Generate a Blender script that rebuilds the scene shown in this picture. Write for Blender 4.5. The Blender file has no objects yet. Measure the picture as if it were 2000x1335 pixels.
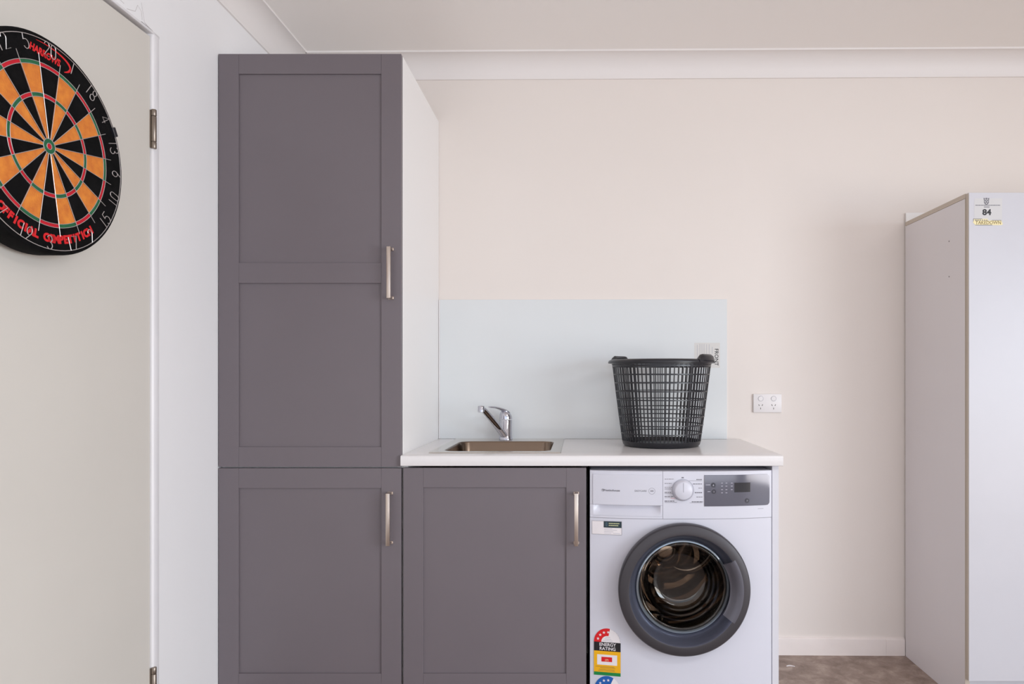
import bpy, bmesh, math, random
from mathutils import Vector, Matrix

random.seed(7)
SC = bpy.context.scene
COL = SC.collection
PI = math.pi
R = math.radians

# ------------------------------------------------------------------ camera
F_PX, CU, CV, ZC = 1344.0, 1132.0, 737.0, 1.138      # focal length and vanishing point in 2000x1335 px
cam = bpy.data.cameras.new('camera')
cam_ob = bpy.data.objects.new('camera', cam)
COL.objects.link(cam_ob)
cam.sensor_width = 36.0
cam.lens = F_PX / 2000 * 36
cam.shift_x = (1000 - CU) / 2000
cam.shift_y = (CV - 667.5) / 2000
cam.clip_start = 0.05
cam_ob.location = (0, 0, ZC)
cam_ob.rotation_euler = (R(90), 0, 0)
SC.camera = cam_ob

# ------------------------------------------------------------------ world, daylight, exposure
def lin(c):
    return tuple((v / 255 / 12.92) if v / 255 <= .04045 else ((v / 255 + .055) / 1.055) ** 2.4 for v in c)

world = bpy.data.worlds.new('sky')
SC.world = world
world.use_nodes = True
bg = world.node_tree.nodes['Background']
bg.inputs[0].default_value = (.72, .82, 1, 1)
bg.inputs[1].default_value = 1.0

def area(name, loc, aim, sx, sy, power, col, spread=180):
    l = bpy.data.lights.new(name, 'AREA')
    l.shape = 'RECTANGLE'; l.size = sx; l.size_y = sy
    l.energy = power; l.color = col; l.spread = R(spread)
    o = bpy.data.objects.new(name, l); COL.objects.link(o)
    o.location = loc
    d = Vector(aim) - Vector(loc)
    o.rotation_euler = d.to_track_quat('-Z', 'Y').to_euler()
    return o

# daylight entering by two wide openings: bluish sky light slants down, warm light off the sunlit ground slants up
SKY, GND = (.79, .895, 1.0), (1.0, .94, .86)
area('daylight_side_sky', (4.36, -1.8, 1.45), (0, -.6, .1), 3.2, 1.2, 84, SKY, 130)
area('daylight_side_ground', (4.36, -1.8, .45), (0, -.6, 2.2), 3.2, .8, 42, GND, 130)
area('daylight_rear_sky', (1.1, -3.56, 1.5), (.9, 0, .3), 4.2, 1.2, 5.5, SKY, 130)
area('daylight_rear_ground', (1.1, -3.56, .45), (.9, 0, 2.0), 4.2, .8, 12, GND, 130)
# unseen overhead lamp, added to brighten the worktop, floor and lower walls
area('added_overhead_light', (1.9, .1, 2.391), (1.9, .1, 0), 1.2, .12, 25, (.92, .95, 1.0))

vs = SC.view_settings
vs.view_transform = 'Standard'; vs.look = 'None'
vs.exposure = 0.0; vs.gamma = 1.0; vs.use_curve_mapping = False
SC.cycles.max_bounces = 10
SC.cycles.diffuse_bounces = 6
SC.cycles.sample_clamp_indirect = 6
SC.cycles.blur_glossy = 0.5

# ------------------------------------------------------------------ materials
def mat(name, col, rough=.5, metal=0, spec=.5, var=0, vscale=6, bump=0, bscale=60, col2=None, coat=0, aniso=None):
    m = bpy.data.materials.new(name); m.use_nodes = True
    nt = m.node_tree; b = nt.nodes['Principled BSDF']
    c = lin(col)
    b.inputs['Base Color'].default_value = (*c, 1)
    b.inputs['Roughness'].default_value = rough
    b.inputs['Metallic'].default_value = metal
    b.inputs['Specular IOR Level'].default_value = spec
    if coat: b.inputs['Coat Weight'].default_value = coat; b.inputs['Coat Roughness'].default_value = .08
    if var or bump or aniso:
        tc = nt.nodes.new('ShaderNodeTexCoord')
        mp = nt.nodes.new('ShaderNodeMapping')
        nt.links.new(tc.outputs['Object'], mp.inputs[0])
        if aniso: mp.inputs['Scale'].default_value = aniso
        if var:
            n = nt.nodes.new('ShaderNodeTexNoise'); n.inputs['Scale'].default_value = vscale
            n.inputs['Detail'].default_value = 5
            nt.links.new(mp.outputs[0], n.inputs['Vector'])
            rp = nt.nodes.new('ShaderNodeValToRGB')
            d = lin(col2) if col2 else tuple(v * (1 - var) for v in c)
            rp.color_ramp.elements[0].position = .32; rp.color_ramp.elements[1].position = .68
            rp.color_ramp.elements[0].color = (*d, 1); rp.color_ramp.elements[1].color = (*c, 1)
            nt.links.new(n.outputs[0], rp.inputs[0])
            nt.links.new(rp.outputs[0], b.inputs['Base Color'])
        if bump:
            n2 = nt.nodes.new('ShaderNodeTexNoise'); n2.inputs['Scale'].default_value = bscale
            n2.inputs['Detail'].default_value = 3
            nt.links.new(mp.outputs[0], n2.inputs['Vector'])
            bp = nt.nodes.new('ShaderNodeBump'); bp.inputs['Strength'].default_value = bump
            bp.inputs['Distance'].default_value = .002
            nt.links.new(n2.outputs[0], bp.inputs['Height'])
            nt.links.new(bp.outputs[0], b.inputs['Normal'])
    return m

M = {}
M['wall'] = mat('warm_white_wall_paint', (234, 226, 220), .75, var=.02, vscale=1.5, bump=.08, bscale=90)
M['wall_l'] = mat('white_side_wall_paint', (240, 239, 240), .7, var=.02, vscale=2, bump=.08, bscale=90)
M['ceil'] = mat('ceiling_paint', (247, 243, 240), .85)
M['trim'] = mat('white_cornice_paint', (236, 231, 229), .55)
M['base'] = mat('baseboard_paint', (244, 235, 231), .5, var=.06, vscale=9)
M['doorp'] = mat('cream_door_paint', (213, 208, 200), .6, var=.03, vscale=3)
M['framep'] = mat('white_door_frame_paint', (236, 234, 236), .4, var=.05, vscale=30, aniso=(1, 1, .25))
M['room'] = mat('room_paint', (240, 237, 234), .8)
M['cab'] = mat('grey_cabinet_door', (111, 103, 108), .42, var=.03, vscale=4)
M['carc'] = mat('white_melamine', (238, 236, 235), .35)
M['endp'] = mat('white_end_panel', (214, 213, 219), .4)
M['dark'] = mat('painted_gap_shade', (34, 30, 32), .8)  # near-black colour standing in for shade in narrow gaps
M['counter'] = mat('off_white_laminate', (231, 228, 228), .2, var=.015, vscale=120)
M['splash'] = mat('pale_glass_panel', (223, 226, 227), .12, spec=.3, coat=.0)
M['nickel'] = mat('brushed_nickel', (205, 192, 182), .32, 1, bump=.1, bscale=200, aniso=(1, 1, .05))
M['steel'] = mat('brushed_stainless_steel', (222, 218, 213), .26, 1, bump=.06, bscale=160, aniso=(.05, 1, 1))
M['bowl'] = mat('shaded_stainless_bowl', (132, 116, 102), .22, 1, bump=.06, bscale=160, aniso=(.05, 1, 1))  # steel colour darkened and browned for the dim room it reflects
M['chrome'] = mat('chrome', (196, 196, 204), .05, 1)
M['basket'] = mat('charcoal_plastic', (36, 36, 42), .33, var=.2, vscale=30)
M['white_pl'] = mat('white_plastic', (232, 228, 228), .35)
M['hole'] = mat('dark_slot', (70, 62, 60), .8)
M['wm'] = mat('white_enamel', (209, 209, 219), .22, spec=.5)
M['wmp'] = mat('white_fascia_plastic', (209, 209, 219), .3)
M['seam'] = mat('panel_seam', (150, 148, 155), .8)
M['ring'] = mat('graphite_door_ring', (66, 63, 67), .42, .3)
M['ring2'] = mat('graphite_inner_slope', (104, 107, 124), .28, .6)
M['disp'] = mat('grey_glossy_display_fascia', (98, 99, 112), .12, .3, coat=.5)
M['screen'] = mat('black_screen', (34, 38, 46), .08, coat=.5)
M['btn'] = mat('dark_button', (58, 58, 68), .3)
M['mark'] = mat('pale_print', (176, 174, 186), .5)
M['print'] = mat('grey_print', (112, 110, 118), .6)
M['lprint'] = mat('light_grey_print', (176, 176, 186), .6)
M['rubber'] = mat('dark_rubber_gasket', (46, 44, 44), .55)
M['drum'] = mat('stainless_drum', (176, 163, 150), .09, 1, bump=.35, bscale=9)
M['sticker'] = mat('white_sticker_paper', (232, 226, 228), .5)
M['black'] = mat('black_print', (22, 20, 24), .5)
M['teal'] = mat('dark_teal_print', (34, 52, 60), .5)
M['red'] = mat('red_print', (214, 16, 26), .5)
M['yellow'] = mat('yellow_print', (238, 176, 12), .5)
M['green'] = mat('green_print', (16, 130, 62), .5)
M['blue'] = mat('blue_print', (20, 92, 172), .5)
M['wardrobe'] = mat('grey_white_board', (224, 219, 220), .45, var=.02, vscale=3)
M['wdoor'] = mat('white_wardrobe_door', (199, 198, 204), .35, var=.02, vscale=5)
M['edge'] = mat('beige_edge_band', (196, 184, 170), .6)
M['yelp'] = mat('pale_yellow_tape', (236, 224, 178), .6)
M['brownp'] = mat('olive_brown_print', (132, 112, 62), .6)
M['sisal_k'] = mat('black_sisal', (17, 16, 17), .95, spec=.15, var=.6, vscale=40, bump=.4, bscale=300)
M['sisal_o'] = mat('orange_sisal', (228, 140, 52), .85, var=.2, vscale=45, col2=(205, 112, 44), bump=.4, bscale=300)
M['sisal_r'] = mat('red_sisal', (200, 14, 38), .8, var=.15, vscale=60)
M['sisal_g'] = mat('green_sisal', (32, 104, 66), .8, var=.25, vscale=60)
M['wire'] = mat('silver_wire', (205, 198, 196), .35, .6)
M['hinge'] = mat('aged_hinge_metal', (150, 138, 128), .38, .9)
M['scuff'] = mat('faint_scuff', (190, 182, 182), .9)
M['scuffd'] = mat('darker_scuff', (150, 146, 148), .9)

# floor: brown mottled sealed concrete
def floor_mat():
    m = bpy.data.materials.new('brown_mottled_floor'); m.use_nodes = True
    nt = m.node_tree; b = nt.nodes['Principled BSDF']; b.inputs['Roughness'].default_value = .5
    tc = nt.nodes.new('ShaderNodeTexCoord')
    n = nt.nodes.new('ShaderNodeTexNoise'); n.inputs['Scale'].default_value = 13; n.inputs['Detail'].default_value = 9
    n.inputs['Roughness'].default_value = .68; n.inputs['Distortion'].default_value = .4
    nt.links.new(tc.outputs['Object'], n.inputs['Vector'])
    rp = nt.nodes.new('ShaderNodeValToRGB')
    e = rp.color_ramp.elements
    e[0].position = .3; e[0].color = (*lin((112, 94, 84)), 1)
    e[1].position = .72; e[1].color = (*lin((184, 166, 154)), 1)
    x = e.new(.52); x.color = (*lin((150, 131, 120)), 1)
    nt.links.new(n.outputs[0], rp.inputs[0])
    nt.links.new(rp.outputs[0], b.inputs['Base Color'])
    bp = nt.nodes.new('ShaderNodeBump'); bp.inputs['Strength'].default_value = .2
    nt.links.new(n.outputs[0], bp.inputs['Height']); nt.links.new(bp.outputs[0], b.inputs['Normal'])
    return m
M['floor'] = floor_mat()

def glass_mat():
    m = bpy.data.materials.new('smoky_door_glass'); m.use_nodes = True
    nt = m.node_tree; nt.nodes.clear()
    out = nt.nodes.new('ShaderNodeOutputMaterial')
    mx = nt.nodes.new('ShaderNodeMixShader')
    tr = nt.nodes.new('ShaderNodeBsdfTransparent'); tr.inputs[0].default_value = (.60, .56, .52, 1)
    gl = nt.nodes.new('ShaderNodeBsdfGlossy'); gl.inputs['Roughness'].default_value = .03
    gl.inputs[0].default_value = (1, .97, .93, 1)
    fr = nt.nodes.new('ShaderNodeFresnel'); fr.inputs[0].default_value = 1.6
    nt.links.new(fr.outputs[0], mx.inputs[0]); nt.links.new(tr.outputs[0], mx.inputs[1])
    nt.links.new(gl.outputs[0], mx.inputs[2]); nt.links.new(mx.outputs[0], out.inputs[0])
    return m
M['glass'] = glass_mat()

# ------------------------------------------------------------------ helpers
ORIG = {}

def P(u, v, y):
    """point seen at pixel (u, v) whose distance along the room is y"""
    return Vector(((u - CU) / F_PX * y, y, ZC - (v - CV) / F_PX * y))

def finish(bm, name, m, parent=None, smooth=None, at=None):
    """link a bmesh given in world coordinates as one mesh object (child of parent, or with its origin at `at`)"""
    o0 = ORIG[parent] if parent else (Vector(at) if at else Vector((0, 0, 0)))
    bmesh.ops.translate(bm, verts=bm.verts, vec=-o0)
    bmesh.ops.recalc_face_normals(bm, faces=bm.faces)
    me = bpy.data.meshes.new(name)
    bm.to_mesh(me); bm.free()
    if smooth is not None:
        me.shade_smooth(); me.set_sharp_from_angle(angle=R(smooth))
    me.materials.append(M[m])
    o = bpy.data.objects.new(name, me); COL.objects.link(o)
    ORIG[o] = o0
    if parent: o.parent = parent
    else: o.location = o0
    return o

def tag(o, label, cat, group=None):
    o['label'] = label; o['category'] = cat
    if group: o['group'] = group
    return o

def struct(o, label, cat):
    o['kind'] = 'structure'; o['label'] = label; o['category'] = cat
    return o

def thing(name, label, cat, loc, group=None):
    e = bpy.data.objects.new(name, None); COL.objects.link(e)
    e.location = loc; e.empty_display_size = .05
    ORIG[e] = Vector(loc)
    return tag(e, label, cat, group)

def box(bm, x0, x1, y0, y1, z0, z1, bev=0, seg=1):
    t = bmesh.new()
    bmesh.ops.create_cube(t, size=1)
    for v in t.verts:
        v.co = Vector((x0 + (v.co.x + .5) * (x1 - x0), y0 + (v.co.y + .5) * (y1 - y0), z0 + (v.co.z + .5) * (z1 - z0)))
    if bev: bmesh.ops.bevel(t, geom=t.edges[:], offset=bev, segments=seg, profile=.5, affect='EDGES')
    merge(bm, t)
    return bm

def merge(bm, t, M4=None):
    vm = {}
    for v in t.verts: vm[v] = bm.verts.new(M4 @ v.co if M4 else v.co)
    for f in t.faces:
        try: bm.faces.new([vm[v] for v in f.verts])
        except ValueError: pass
    t.free()

def bx(name, m, parent, x0, x1, y0, y1, z0, z1, bev=.0008, seg=1, at=None, smooth=None):
    return finish(box(bmesh.new(), x0, x1, y0, y1, z0, z1, bev, seg), name, m, parent, smooth=smooth, at=at)

def loops(bm, ls, close=True, cap0=False, cap1=False):
    """skin a list of equally long vertex loops"""
    vv = [[bm.verts.new(p) for p in l] for l in ls]
    n = len(vv[0])
    for a, b in zip(vv, vv[1:]):
        for i in range(n if close else n - 1):
            bm.faces.new((a[i], a[(i + 1) % n], b[(i + 1) % n], b[i]))
    if cap0: bm.faces.new(vv[0][::-1])
    if cap1: bm.faces.new(vv[-1])
    return bm

def tube(bm, pts, rad, n=8, closed=False, flat=1.0, up=None):
    pts = [Vector(p) for p in pts]
    N = len(pts); rr = rad if isinstance(rad, (list, tuple)) else [rad] * N
    ls = []
    ref = Vector(up) if up else None
    for i, p in enumerate(pts):
        if closed: t = pts[(i + 1) % N] - pts[i - 1]
        else: t = pts[min(i + 1, N - 1)] - pts[max(i - 1, 0)]
        t.normalize()
        if ref is None:
            ref = Vector((0, 0, 1)) if abs(t.z) < .9 else Vector((1, 0, 0))
        a = ref - t * ref.dot(t)
        if a.length < 1e-6: a = t.orthogonal()
        a.normalize(); b = t.cross(a)
        if not up: ref = a
        ls.append([p + a * (math.cos(k * 2 * PI / n) * rr[i] * flat) + b * (math.sin(k * 2 * PI / n) * rr[i]) for k in range(n)])
    if closed: ls.append(ls[0])
    loops(bm, ls, True, not closed, not closed)
    if closed: bmesh.ops.remove_doubles(bm, verts=bm.verts, dist=1e-6)
    return bm

def lathe(bm, prof, n=48, F=None, a0=0, a1=2 * PI, closeprof=False):
    """profile of (radius, height); F maps local (x, y, h) to the world"""
    F = F or (lambda x, y, h: Vector((x, y, h)))
    full = abs(a1 - a0 - 2 * PI) < 1e-6
    k = n if full else n + 1
    ls = []
    for r, h in prof:
        ls.append([F(r * math.cos(a0 + (a1 - a0) * i / n), r * math.sin(a0 + (a1 - a0) * i / n), h) for i in range(k)])
    if closeprof: ls.append(ls[0])
    loops(bm, ls, full)
    if closeprof and not full:
        bm.verts.ensure_lookup_table()
        m = len(prof)
        bm.faces.new([bm.verts[j * k] for j in range(m)])
        bm.faces.new([bm.verts[j * k + k - 1] for j in range(m)])
    bmesh.ops.remove_doubles(bm, verts=bm.verts, dist=1e-6)
    return bm

def text_bm(s, size, F, bold=0, ext=.0003, align='CENTER', squash=1, space=1):
    """letters as a thin mesh; F maps local (x, y, z) of the flat text to the world"""
    cu = bpy.data.curves.new('t', 'FONT')
    cu.body = s; cu.size = size; cu.align_x = align; cu.align_y = 'CENTER'
    cu.offset = bold; cu.extrude = ext / 2; cu.resolution_u = 3; cu.space_character = space
    o = bpy.data.objects.new('t', cu); COL.objects.link(o)
    bpy.context.view_layer.update()
    me = bpy.data.meshes.new_from_object(o.evaluated_get(bpy.context.evaluated_depsgraph_get()))
    bpy.data.objects.remove(o); bpy.data.curves.remove(cu)
    t = bmesh.new(); t.from_mesh(me); bpy.data.meshes.remove(me)
    for v in t.verts: v.co = F(v.co.x * squash, v.co.y, v.co.z + ext / 2)
    return t

def poly(bm, pts2, F, h=.0004):
    """thin plate from a 2-D outline; F maps (x, y, z)"""
    n = len(pts2)
    a = [bm.verts.new(F(x, y, 0)) for x, y in pts2]
    b = [bm.verts.new(F(x, y, h)) for x, y in pts2]
    bm.faces.new(b); bm.faces.new(a[::-1])
    for i in range(n): bm.faces.new((a[i], a[(i + 1) % n], b[(i + 1) % n], b[i]))
    return bm

def grid_plate(bm, x0, x1, y0, y1, F, h=.0004, nx=6):
    xs = [x0 + (x1 - x0) * i / nx for i in range(nx + 1)]
    return poly(bm, [(x, y0) for x in xs] + [(x, y1) for x in reversed(xs)], F, h)

def arc2(cx, cy, r, a0, a1, n):
    return [(cx + r * math.cos(R(a0 + (a1 - a0) * i / n)), cy + r * math.sin(R(a0 + (a1 - a0) * i / n))) for i in range(n + 1)]

# ------------------------------------------------------------------ room shell
XL, XR, YB, YF, ZT = -1.185, 4.4, 2.852, -3.6, 2.454
YAW = -.0122                                   # the rear wall stands a little askew to the cabinets
X0 = -.583
def W(x, d, z):                                # wall frame: x along the back wall, d out of it, z up
    return Vector((x + YAW * d * 0, YB + YAW * (x - X0) - d, z))
def yw(x): return YB + YAW * (x - X0)

def wbox(bm, x0, x1, d0, d1, z0, z1, bev=0, seg=1):
    t = bmesh.new(); box(t, x0, x1, -d1, -d0, z0, z1, bev, seg)
    for v in t.verts: v.co = Vector((v.co.x, v.co.y + yw(v.co.x), v.co.z))
    merge(bm, t); return bm

struct(finish(box(bmesh.new(), XL - .2, XR + .2, YF - .2, 3.1, -.06, 0), 'floor', 'floor'), 'brown mottled concrete floor beside the wardrobe', 'floor')
struct(finish(box(bmesh.new(), XL - .2, XR + .2, YF - .2, 3.1, ZT, ZT + .1), 'ceiling', 'ceil'), 'plain off white ceiling along the top', 'ceiling')
bm = bmesh.new(); wbox(bm, XL - .2, XR + .2, -.15, 0, 0, ZT)
struct(finish(bm, 'wall_back', 'wall'), 'warm white painted wall behind the bench and wardrobe', 'wall')

DY1, DY0, DZ = 1.936, 1.07, 2.096               # door opening in the left wall (outer side of the frame)
bm = bmesh.new()
box(bm, XL - .12, XL, DY1, 3.0, 0, ZT)
box(bm, XL - .12, XL, DY0, DY1, DZ, ZT)
box(bm, XL - .12, XL, YF - .1, DY0, 0, ZT)
WL = struct(finish(bm, 'wall_left', 'wall_l'), 'white painted side wall between door and tall cabinet', 'wall')
bm = bmesh.new()
box(bm, XR, XR + .12, YF, -3.45, 0, ZT); box(bm, XR, XR + .12, -.15, 3.0, 0, ZT); box(bm, XR, XR + .12, -3.45, -.15, 2.1, ZT)
struct(finish(bm, 'wall_right', 'room'), 'side wall with wide opening, behind the view', 'wall')
bm = bmesh.new()
box(bm, XL - .1, -1.05, YF - .12, YF, 0, ZT); box(bm, 3.25, XR + .1, YF - .12, YF, 0, ZT); box(bm, -1.05, 3.25, YF - .12, YF, 2.15, ZT)
struct(finish(bm, 'wall_front', 'room'), 'wall with roller door opening, behind the view', 'wall')

bm = bmesh.new(); box(bm, 1.28, 2.52, .02, .18, 2.401, ZT - .0005, .006, 2)  # unseen fixture, added to house the overhead fill light
tag(finish(bm, 'added_batten', 'trim', at=(1.9, .1, 2.44)), 'long white batten lamp, added out of view for overhead fill', 'lamp')
# cove cornices
CD = .085
cov = [(CD, 0), (CD, .007), (CD - .006, .007)] + [(CD - .006 - .071 * math.sin(R(t)), .078 - .071 * math.cos(R(t))) for t in range(5, 91, 8)] + [(.007, .0785), (.007, CD), (0, CD), (0, 0)]
bm = bmesh.new()
loops(bm, [[W(x, p, ZT - d) for p, d in cov] for x in (XL, XR)], True, True, True)
struct(finish(bm, 'trim_1', 'trim', smooth=25), 'white cove cornice along the top of the rear wall', 'cornice')
bm = bmesh.new()
loops(bm, [[Vector((XL + p, y, ZT - d)) for p, d in cov] for y in (YF, 2.90)], True, True, True)
struct(finish(bm, 'trim_2', 'trim', smooth=25), 'white cove cornice running over the side wall', 'cornice')

# baseboard on the rear wall (two lengths with a joint)
bm = bmesh.new()
bp_ = [(0, 0), (.013, 0), (.013, .058), (.012, .066), (.006, .071), (0, .072)]
for xa, xb, dz in ((.655, 1.255, 0), (1.2556, 1.3318, -.0012)):
    loops(bm, [[W(x, p, max(0, z + (dz if z > .01 else 0))) for p, z in bp_] for x in (xa, xb)], True, True, True)
struct(finish(bm, 'baseboard_back', 'base', smooth=40), 'low white baseboard below the rear wall', 'baseboard')

# ------------------------------------------------------------------ door with frame on the left wall
bm = bmesh.new()
def frame_piece(y0, y1, z0, z1, bev=.006):
    box(bm, XL - .1, XL + .004, y0, y1, z0, z1, bev, 3)
frame_piece(DY1 - .030, DY1, 0, DZ + .002)
frame_piece(DY0, DY0 + .03, 0, DZ + .002)
frame_piece(DY0, DY1, DZ - .0065, DZ + .001, .002)
box(bm, XL - .1, XL - .048, DY1 - .05, DY1 - .03, 0, DZ - .008)
struct(finish(bm, 'trim_3', 'framep', smooth=40), 'narrow white steel frame around the door', 'door frame')
fr_ = bpy.data.objects['trim_3']
bx('gap_shade_strip', 'dark', fr_, XL - .1, XL - .045, DY0, DY1 - .03, DZ - .03, DZ - .004, 0)  # dark strip in place of the shade in the gap above the door

HX, HY = XL - .003, DY1 - .033                   # hinge line
DA = R(-1.2)
door = bpy.data.objects
bm = bmesh.new()
box(bm, -.038, 0, -.80, 0, .012, DZ - .0145, .001)
dr = finish(bm, 'door_1', 'doorp')
dr.location = (HX, HY, 0); dr.rotation_euler.z = DA
ORIG[dr] = Vector((0, 0, 0))
struct(dr, 'plain cream flush door carrying the dartboard', 'door')
def hinge(z0, z1):
    bm = bmesh.new()
    seg = [(z0, z0 + .018), (z0 + .0188, z1 - .0188), (z1 - .018, z1)]
    for a, b in seg:
        lathe(bm, [(0, a), (.0058, a), (.0066, a + .001), (.0066, b - .001), (.0058, b), (0, b)], 14, lambda x, y, h: Vector((x + .0085, y + .004, h)))
    box(bm, -.001, .003, -.002, .006, z0 + .002, z1 - .002)
    return finish(bm, 'hinge', 'hinge', dr, smooth=40)
hinge(1.772, 1.880); hinge(.228, .336)

# faint scuffs on the wall over the door frame
def scuff(pts, r, m, parent=WL):
    bm = bmesh.new(); tube(bm, [Vector((XL + .0002, y, z - .014)) for y, z in pts], r, 5, flat=1)
    for v in bm.verts: v.co.x = XL + (v.co.x - XL) * .2 + .0002
    return finish(bm, 'scuff_mark', m, parent)
scuff([(1.80, 2.116), (1.835, 2.128), (1.845, 2.150), (1.86, 2.142), (1.864, 2.120)], .0006, 'scuff')
scuff([(1.86, 2.165), (1.868, 2.14), (1.874, 2.118)], .0005, 'scuff')
scuff([(1.875, 2.118), (1.89, 2.115), (1.91, 2.113)], .0012, 'scuff')
scuff([(1.86, 2.114), (1.885, 2.1135), (1.905, 2.113)], .001, 'scuffd')
scuff([(1.72, 2.12), (1.75, 2.128), (1.79, 2.124)], .0006, 'scuff')

# ------------------------------------------------------------------ dartboard
dbc = Vector((0, 1.4665, 1.6300))
dbx = HX - (dbc.y - HY) * math.sin(DA)          # on the face of the slightly tilted door
DB = thing('dartboard', 'round black and orange dartboard hanging on the cream door', 'dartboard', (dbx + .001, dbc.y, dbc.z))
DB.rotation_euler.z = DA
ORIG[DB] = Vector((0, 0, 0))
TH, TB = .066, .017                             # face and back of the board, held off the door by its bracket
def D(u, v, w): return Vector((w, u, v))
def Dr(r, ang, w):                                # clockwise from the top
    return D(r * math.sin(ang), r * math.cos(ang), w)
bm = bmesh.new()
lathe(bm, [(0, TB), (.226, TB), (.2285, TB + .003), (.2285, TH - .004), (.2265, TH - .0006), (.223, TH), (0, TH)], 96, lambda x, y, h: D(x, y, h))
finish(bm, 'board', 'sisal_k', DB, smooth=40)
bm = bmesh.new()
box(bm, .0005, TB + .001, -.03, .03, -.09, .09, .002)
lathe(bm, [(0, 0), (.20, .002), (.20, TB + .001), (0, TB + .001)], 64, lambda x, y, h: D(x, y, h))
finish(bm, 'bracket', 'sisal_k', DB)

def sector(r0, r1, k, m, name, h0=TH, h1=TH + .0006):
    bm = bmesh.new(); n = 5
    a0, a1 = R(k * 18 - 9), R(k * 18 + 9)
    def L(r, h): return [Dr(r, a0 + (a1 - a0) * i / n, h) for i in range(n + 1)]
    o_in, o_out = L(r0, h1), L(r1, h1)
    b_in, b_out = L(r0, h0 - .001), L(r1, h0 - .001)
    top = o_in + o_out[::-1]; bot = b_in + b_out[::-1]
    tv = [bm.verts.new(p) for p in top]; bv = [bm.verts.new(p) for p in bot]
    q = len(tv)
    for i in range(n):
        bm.faces.new((tv[i], tv[i + 1], tv[q - 2 - i], tv[q - 1 - i]))
    for i in range(q): bm.faces.new((bv[i], bv[(i + 1) % q], tv[(i + 1) % q], tv[i]))
    return finish(bm, name, m, DB)
for k in range(20):
    dk = k % 2 == 0
    sector(.0159, .099, k, 'sisal_k' if dk else 'sisal_o', 'inner_segment')
    sector(.099, .107, k, 'sisal_r' if dk else 'sisal_g', 'treble_segment')
    sector(.107, .162, k, 'sisal_k' if dk else 'sisal_o', 'outer_segment')
    sector(.162, .170, k, 'sisal_r' if dk else 'sisal_g', 'double_segment')
bm = bmesh.new(); lathe(bm, [(.00635, TH - .001), (.00635, TH + .0007), (.0159, TH + .0007), (.0159, TH - .001)], 32, D); finish(bm, 'outer_bull', 'sisal_g', DB)
bm = bmesh.new(); lathe(bm, [(0, TH + .0012), (.0055, TH + .0012), (.00635, TH - .001)], 24, D); finish(bm, 'bullseye', 'sisal_r', DB)
# wire spider
bm = bmesh.new()
WZ = TH + .0014
for r in (.0065, .0159, .099, .107, .162, .170):
    t = bmesh.new(); tube(t, [Dr(r, 2 * PI * i / 80, WZ) for i in range(80)], .0007, 5, True); merge(bm, t)
for k in range(20):
    a = R(k * 18 + 9)
    t = bmesh.new(); tube(t, [Dr(.0159, a, WZ + .0006), Dr(.1, a, WZ + .0006), Dr(.188, a, WZ + .0004)], .0007, 5); merge(bm, t)
finish(bm, 'spider_wire', 'wire', DB, smooth=60)
# number ring of bent wire
bm = bmesh.new(); tube(bm, [Dr(.2185, 2 * PI * i / 96, WZ + .001) for i in range(96)], .0009, 6, True)
NR = finish(bm, 'number_ring', 'wire', DB, smooth=60)
def elp(cx, cy, rx, ry, a0, a1, n=10):
    return [(cx + rx * math.cos(R(a0 + (a1 - a0) * i / n)), cy + ry * math.sin(R(a0 + (a1 - a0) * i / n))) for i in range(n + 1)]
DG = {
 '0': [elp(.25, .75, .22, .25, 0, 180) + elp(.25, .25, .22, .25, 180, 360) + [(.47, .75)]],
 '1': [[(.25, 1), (.25, 0)]],
 '2': [elp(.25, .74, .22, .26, 170, -25, 8) + [(.03, 0), (.5, 0)]],
 '3': [elp(.22, .75, .22, .25, 160, -80, 8) + elp(.22, .26, .25, .26, 80, -160, 8)],
 '4': [[(.38, 0), (.38, 1), (.02, .3), (.5, .3)]],
 '5': [[(.46, 1), (.08, 1), (.05, .58)] + elp(.22, .32, .25, .32, 110, -150, 10)],
 '6': [[(.4, 1)] + elp(.25, .3, .22, .3, 150, 500, 14)],
 '7': [[(.02, 1), (.48, 1), (.18, 0)]],
 '8': [elp(.25, .75, .19, .25, -90, 270, 12) + elp(.25, .26, .23, .26, 90, -270, 12)],
 '9': [[(.1, 0)] + elp(.25, .7, .22, .3, -30, 320, 14)],
}
for k, s in enumerate((20, 1, 18, 4, 13, 6, 10, 15, 2, 17, 3, 19, 7, 16, 8, 11, 14, 9, 12, 5)):
    a = R(k * 18); s = str(s)
    flip = 5 < k < 15
    h = .029; wid = .015; gap = .0175
    bm = bmesh.new()
    for i, ch in enumerate(s):
        xo = (i - (len(s) - 1) / 2) * gap
        for st in DG[ch]:
            pts = []
            for x, y in st:
                px = (x - .25) * .029 + xo; py = y * h
                if flip: px, r = -px, .2185 - py
                else: r = .2185 - h + py
                if flip: r = .2185 - (h - (h - py)) if False else .2185 - py
                # radial / tangential placement
                pts.append(D(r * math.sin(a) + px * math.cos(a), r * math.cos(a) - px * math.sin(a), WZ + .0014))
            t = bmesh.new(); tube(t, pts, .0009, 5); merge(bm, t)
    finish(bm, 'numeral', 'wire', NR, smooth=60)
# black clip on the number ring
bm = bmesh.new()
a = R(63); t = bmesh.new(); box(t, -.011, .011, -.005, .006, -.001, .006, .001)
for v in t.verts:
    p = v.co.copy(); rr = .2195 + p.y
    v.co = D(rr * math.sin(a) + p.x * math.cos(a), rr * math.cos(a) - p.x * math.sin(a), TH + p.z)
merge(bm, t); finish(bm, 'ring_clip', 'basket', DB)
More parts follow.
